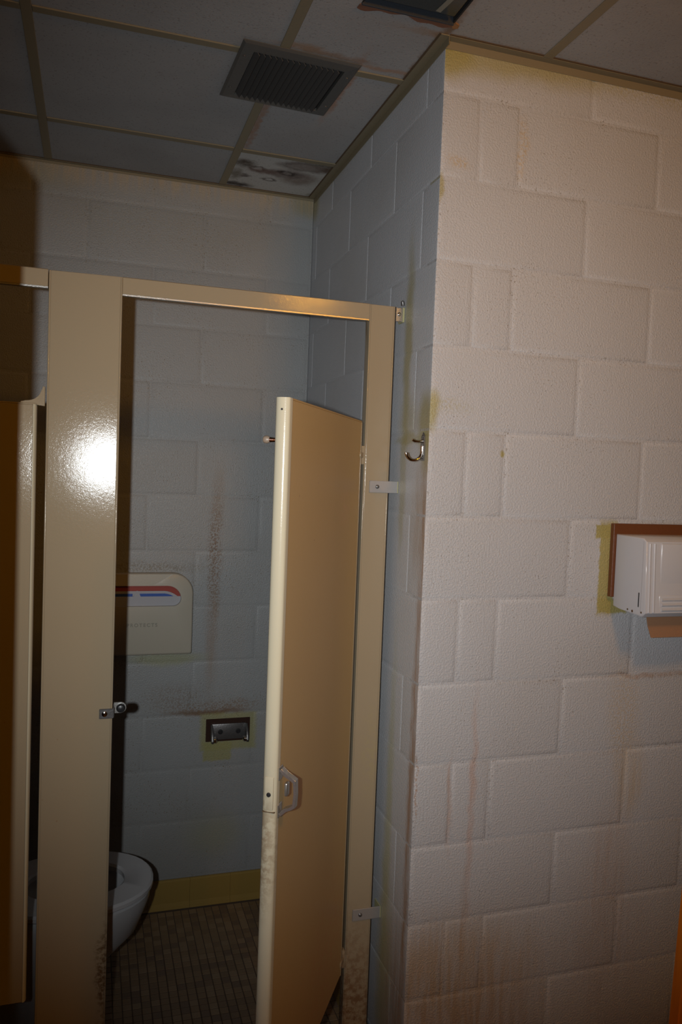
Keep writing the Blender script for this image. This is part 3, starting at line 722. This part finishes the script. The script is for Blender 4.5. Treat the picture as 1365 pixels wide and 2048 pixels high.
# ---------------------------------------------------------------- toilet seat cover dispenser
FD = 0.038
p1, p2 = at(383, 1200, 1, D-FD*0.6), at(383, 1308, 1, D-FD)
p3 = at(300, 1147, 1, D-FD)
xr, zb_, zt_ = p2.x+0.001, p2.z, p3.z
DWID = 0.405
sc = thing('seat_cover_dispenser', 'cream plastic toilet seat cover dispenser on the back wall', 'dispenser', (xr-DWID/2, D-0.0005, zb_))
hw, hh = DWID/2, zt_-zb_
def rrect(x0, x1, z0, z1, rb, rt_, n=8):
    pts = []
    for cx, cz, r, a0 in ((x0+rb, z0+rb, rb, PI), (x1-rb, z0+rb, rb, 1.5*PI), (x1-rt_, z1-rt_, rt_, 0), (x0+rt_, z1-rt_, rt_, PI/2)):
        pts += [(cx+r*math.cos(a0+PI/2*k/n), cz+r*math.sin(a0+PI/2*k/n)) for k in range(n+1)]
    return pts
# front shell = outline with an oval slot, as a ring mesh
s0, s1 = at(230, 1214, 1, D-FD), at(362, 1172, 1, D-FD)
sz0, sz1 = s0.z-zb_, s1.z-zb_+0.001; sxr = at(363, 1197, 1, D-FD).x-(xr-hw)
N = 64
def radial(fn): return [fn(2*PI*k/N) for k in range(N)]
cz = (sz0+sz1)/2
outer = rrect(-hw, hw, 0, hh, 0.008, 0.075, 15)
def ray_hit(poly, c, t):
    dx, dz = math.cos(t), math.sin(t); best = None
    for (ax, az), (bx, bz) in zip(poly, poly[1:]+poly[:1]):
        ex, ez = bx-ax, bz-az; den = dx*ez-dz*ex
        if abs(den) < 1e-12: continue
        u = ((ax-c[0])*ez-(az-c[1])*ex)/den; v = ((ax-c[0])*dz-(az-c[1])*dx)/den
        if u > 0 and -1e-6 <= v <= 1+1e-6 and (best is None or u < best): best = u
    return (c[0]+dx*best, c[1]+dz*best)
slot = rrect(-sxr, sxr, sz0, sz1, 0.028, 0.050, 8)
angs = sorted(set([round(math.atan2(z-cz, x), 5) for x, z in outer+slot]))
O2 = [ray_hit(outer, (0, cz), t) for t in angs]; I2 = [ray_hit(slot, (0, cz), t) for t in angs]
bm = bmesh.new()
def ringv(pts, y, ins=0.0):
    return [bm.verts.new((x*(1-ins/hw), y, cz+(z-cz)*(1-ins/(hh/2)))) for x, z in pts]
rr = [ringv(O2, 0.0), ringv(O2, -FD+0.007), ringv(O2, -FD+0.002, 0.0022), ringv(O2, -FD, 0.006), ringv(I2, -FD), ringv([(x, z) for x, z in I2], -FD+0.004, 0.001), ringv(I2, -0.010, 0.001)]
nn = len(angs)
for A, Bv in zip(rr, rr[1:]):
    for i in range(nn): bm.faces.new((A[i], A[(i+1) % nn], Bv[(i+1) % nn], Bv[i]))
obj('shell', bm, M_PLASTIC, sc, True)
obj('back_panel', B(-hw+0.003, hw-0.003, -0.004, 0.0, 0.003, hh-0.05), M_PLASTIC, sc)
obj('rivet', lathe(bmesh.new(), [(0.006, 0), (0.0058, 0.003), (0.0035, 0.004)], (hw-0.004, -0.020, at(381, 1219, 1, D-FD).z-zb_), (0.3, -1, 0), 14), M_DARKCHROME, sc, True)
# embossed word on the front
cu = bpy.data.curves.new('lettering', 'FONT'); cu.body = 'PROTECTS'; cu.size = 0.0175; cu.extrude = 0.0016; cu.offset = 0.0004; cu.space_character = 1.38; cu.align_x = 'RIGHT'
tmp = bpy.data.objects.new('tmp', cu); C.objects.link(tmp)
bpy.context.view_layer.update()
me = bpy.data.meshes.new_from_object(tmp.evaluated_get(bpy.context.evaluated_depsgraph_get())); bpy.data.objects.remove(tmp)
me.materials.append(mat('raised_lettering', (0.25, 0.23, 0.18), 0.45, 0, 0.0002, 200))
pt = at(315, 1253, 1, D-FD)
inst('lettering', me, sc, (pt.x-(xr-hw), -FD-0.0004, pt.z-zb_), (PI/2, 0, 0))
# the pack of covers inside, with printed stripes
pk = thing('seat_cover_pack', 'pack of white seat covers with red, white and blue stripes inside the dispenser', 'paper pack', (xr-hw, D-0.005, zb_+0.02))
zc0 = -0.02
def zl(y): return at(300, y, 1, D-0.022).z - zb_ + zc0
def xl(x): return at(x, 1190, 1, D-0.022).x - (xr-hw)
obj('paper_block', B(-hw+0.012, hw-0.012, -0.013, 0.0, 0.0, zl(1184), 0.002, 1), M_PAPER, pk)
xe = xl(361)
def arch(xs, top, drop):    # stripe edges bend down towards the ends
    return [(x, top - drop*max(0.0, (abs(x)-xe*0.62)/(xe*0.42))**2) for x in xs]
XS = [-xe*1.06 + 2.12*xe*k/30 for k in range(31)]
def stripe(y0, y1, d0, d1, dep, material, name, xs=XS):
    a, b = arch(xs, zl(y0), d0), arch(xs, zl(y1), d1)
    bm = bmesh.new()
    for i in range(len(xs)-1):
        q = [a[i], a[i+1], b[i+1], b[i]]
        bm.faces.new([bm.verts.new((x, -dep, z)) for x, z in q])
    bmesh.ops.remove_doubles(bm, verts=bm.verts, dist=1e-6)
    r = bmesh.ops.extrude_face_region(bm, geom=list(bm.faces))
    bmesh.ops.translate(bm, verts=[v for v in r['geom'] if isinstance(v, bmesh.types.BMVert)], vec=(0, 0.001, 0))
    obj(name, bm, material, pk)
stripe(1170, 1182, 0.030, 0.034, 0.0190, M_RED, 'red_stripe')
stripe(1182, 1188, 0.034, 0.036, 0.0185, M_PAPER, 'white_stripe')
xn = xl(275)
stripe(1187, 1193.5, 0.036, 0.040, 0.0192, M_BLUE, 'blue_stripe', [x for x in XS if x < xn-0.012])
stripe(1187, 1193.5, 0.036, 0.040, 0.0192, M_BLUE, 'blue_stripe', [x for x in XS if x > xn+0.005])
bm = bmesh.new(); prism(bm, [(xn-0.014, zl(1194)), (xn-0.003, zl(1181)), (xn+0.004, zl(1182)), (xn+0.012, zl(1194))], 0.001, axis='Y', base=-0.0203); obj('tear_notch', bm, M_PAPER, pk)
bm = B(-xe*1.05, xe*1.05, -0.020, -0.0135, 0.0, zl(1192), 0.002, 1); obj('front_sheet', bm, M_PAPER, pk)

# ---------------------------------------------------------------- toilet
tl = thing('toilet', 'white porcelain toilet facing right, half hidden behind the wide pilaster', 'toilet', (-1.296, 0.655, 0))
L = 0.730                      # from the left wall to the tip of the seat
def egg(xc, a_back, a_front, b, n=40, pw=2.2):
    pts = []
    for k in range(n):
        t = 2*PI*k/n; c, s_ = math.cos(t), math.sin(t)
        a = a_front if c > 0 else a_back
        pts.append((xc + a*math.copysign(abs(c)**(2/pw), c), b*math.copysign(abs(s_)**(2/pw), s_)))
    return pts
def loft(bm, rings, cap0=True, cap1=True):
    R = [[bm.verts.new((x, y, z)) for x, y in pts] for pts, z in rings]
    n = len(R[0])
    for A, Bv in zip(R, R[1:]):
        for i in range(n): bm.faces.new((A[i], A[(i+1) % n], Bv[(i+1) % n], Bv[i]))
    if cap0: bm.faces.new(list(reversed(R[0])))
    if cap1: bm.faces.new(R[-1])
    return bm
xc = L-0.235
bm = bmesh.new()
loft(bm, [(egg(xc-0.06, 0.20, 0.13, 0.115), 0.0), (egg(xc-0.06, 0.20, 0.12, 0.105), 0.03), (egg(xc-0.05, 0.20, 0.115, 0.10), 0.12),
          (egg(xc-0.03, 0.22, 0.150, 0.125), 0.19), (egg(xc, 0.24, 0.190, 0.155), 0.26), (egg(xc, 0.25, 0.215, 0.170), 0.32),
          (egg(xc, 0.25, 0.225, 0.178), 0.350), (egg(xc, 0.25, 0.227, 0.180), 0.372), (egg(xc, 0.245, 0.222, 0.176), 0.378),
          (egg(xc, 0.16, 0.170, 0.125), 0.378), (egg(xc, 0.15, 0.160, 0.115), 0.360), (egg(xc, 0.13, 0.145, 0.10), 0.30), (egg(xc, 0.09, 0.09, 0.06), 0.235)])
obj('bowl', bm, M_PORC, tl, True)
obj('water', loft(bmesh.new(), [(egg(xc, 0.10, 0.11, 0.075), 0.2553), (egg(xc, 0.10, 0.11, 0.075), 0.2563)]), M_WATER, tl)
bm = bmesh.new()
o0, o1, i1, i0 = egg(xc, 0.235, 0.235, 0.187), egg(xc, 0.230, 0.229, 0.181), egg(xc, 0.135, 0.158, 0.108), egg(xc, 0.130, 0.150, 0.103)
R = [(o1, 0.381), (o0, 0.386), (o0, 0.396), (o1, 0.402), (i1, 0.404), (i0, 0.398), (i0, 0.384), (o1, 0.381)]
loft(bm, R, False, False); bmesh.ops.remove_doubles(bm, verts=bm.verts, dist=1e-6)
obj('seat', bm, M_SEAT, tl, True)
obj('tank', B(0.005, 0.185, -0.20, 0.20, 0.385, 0.72, 0.02, 3), M_PORC, tl, True)
obj('tank_lid', B(0.0, 0.195, -0.21, 0.21, 0.722, 0.752, 0.010, 3), M_PORC, tl, True)
obj('rear_shelf', B(0.02, 0.30, -0.12, 0.12, 0.18, 0.383, 0.02, 3), M_PORC, tl, True)
obj('flush_lever', tube(bmesh.new(), [(0.188, 0.14, 0.66), (0.200, 0.14, 0.66), (0.203, 0.10, 0.655)], 0.006), M_CHROME, tl, True)

# ---------------------------------------------------------------- paper towel dispenser and its backboard
wb = tag(obj('backboard', B(0.527, 0.87, -0.0155, -0.0008, 1.3455, 1.5375, 0.001, 1), M_WOODBOARD), 'reddish brown wooden backboard behind the white towel dispenser', 'board')
td = thing('towel_dispenser', 'white enamelled paper towel dispenser on the painted block wall', 'dispenser', (0.5345, -0.016, 1.3225))
dw, dd = 0.275, 0.118
top, bot = 0.188, 0.0
# body profile in Y-Z, extruded along X, with front corner posts
prof = [(0.0, 0.0), (0.0, top), (-dd+0.012, top-0.002), (-dd, top-0.010), (-dd-0.008, 0.002), (-dd+0.004, -0.009), (-0.03, -0.003)]
bm = bmesh.new(); prism(bm, prof, dw, axis='X', base=0.0, bev=0.003, seg=3); obj('body', bm, M_WHITEPL, td, True)
def front(z): return -dd - 0.008*(1-(z-0.002)/(top-0.012))
bm = bmesh.new()
for x0_ in (0.006, 0.020):
    tube(bm, [(x0_+0.004, front(z)-0.0005, z) for z in (0.004, 0.05, 0.11, top-0.014)], 0.0032, 10)
obj('corner_ridge', bm, M_WHITEPL, td, True)
bm = bmesh.new(); box(bm, 0.042, dw-0.042, front(0.12)-0.0022, front(0.12)+0.012, 0.072, top-0.013, 0.004, 3); obj('front_panel', bm, M_WHITEPL, td, True)
lp = obj('louvre_panel', B(0.040, dw-0.04, front(0.02)-0.0006, front(0.02)+0.01, 0.002, 0.047, 0.004, 3), M_WHITEPL, td, True)
for k in range(3):
    z = 0.010 + k*0.0125; obj('rib', cyl(bmesh.new(), (0.048, front(z)-0.0004, z), (dw-0.048, front(z)-0.0004, z), 0.0035, n=12), M_WHITEPL, lp, True)
obj('side_slot', B(-0.0006, 0.004, -0.102, -0.0985, 0.014, 0.050), M_BLACK, td)
obj('side_seam', B(-0.0004, 0.001, -0.1092, -0.1082, 0.0, top-0.008), mat('seam_grey', (0.35, 0.33, 0.34), 0.5, 0, 0.0002, 100), td)
for yy, zz, w in ((-0.060, -0.0045, 0.006), (-0.078, -0.006, 0.008), (-0.112, -0.004, 0.006)):
    obj('rust_chip', lathe(bmesh.new(), [(w/2, 0), (w/2.4, 0.0008), (w/5, 0.001)], (0.0002, yy, zz+0.006), (-1, 0, 0), 7), M_GRIME_SHADE, td)
tw = thing('paper_towel', 'brown folded paper towel sticking out under the dispenser', 'paper towel', (0.5345+0.040, -0.092, 1.3215))
bm = bmesh.new()
cols = [(0.0, 0.0), (0.008, 0.0), (0.20, 0.0)]
rows = [(0.0, 0.006, 0.0), (-0.002, -0.010, 0.004), (-0.006, -0.038, 0.007), (-0.014, -0.066, 0.012)]
vv = [[bm.verts.new((dx + x, dy, dz + (0.006 if (j == 2 and i == 3) else 0))) for j, x in enumerate((0.0, 0.09, 0.20))] for i, (dy, dz, dx) in enumerate(rows)]
for i in range(3):
    for j in range(2): bm.faces.new((vv[i][j], vv[i][j+1], vv[i+1][j+1], vv[i+1][j]))
r = bmesh.ops.extrude_face_region(bm, geom=list(bm.faces)); bmesh.ops.translate(bm, verts=[v for v in r['geom'] if isinstance(v, bmesh.types.BMVert)], vec=(0, 0.0016, 0))
obj('sheet', bm, M_KRAFT, tw)

# ---------------------------------------------------------------- open entrance door on the left (just outside the frame; its edge shades the flash)
ed = thing('entrance_door', 'varnished wooden entrance door standing open just left of the view', 'door', (-1.105, -1.515, 0))
v = Vector((-0.9015+1.105, -0.570+1.515)); a = math.atan2(v.y, v.x); ed.rotation_euler = (0, 0, a)
obj('leaf', B(0.0, v.length, 0.0, 0.036, 0.01, 2.030, 0.003, 2), M_WOOD, ed)
obj('knob', lathe(bmesh.new(), [(0.026, 0), (0.026, 0.006), (0.010, 0.010), (0.010, 0.03), (0.024, 0.04), (0.024, 0.055), (0.01, 0.062)], (v.length-0.07, 0.036, 0.98), (0, 1, 0), 20), M_CHROME, ed, True)

# ---------------------------------------------------------------- orange varnished board at the lower right edge
pb, ptp = at(1337, 2048, 1, -0.698), at(1365, 1760, 1, -0.698)
sl = (ptp.x-pb.x)/(ptp.z-pb.z)
zt = 1.30
x0b = pb.x - sl*pb.z; x0t = pb.x + sl*(zt-pb.z)
wbd = thing('leaning_board', 'orange varnished wooden board at the lower right edge of the view', 'board', (x0b, -0.72, 0))
bm = bmesh.new(); prism(bm, [(0, 0), (0.42, 0), (0.42+x0t-x0b, zt), (x0t-x0b, zt)], 0.022, axis='Y', base=0.0, bev=0.002, seg=2)
obj('plank', bm, M_WOOD, wbd)
obj('cleat', B(0.12, 0.40, 0.0225, 0.040, 0.25, 0.32, 0.002, 1), M_WOOD, wbd)
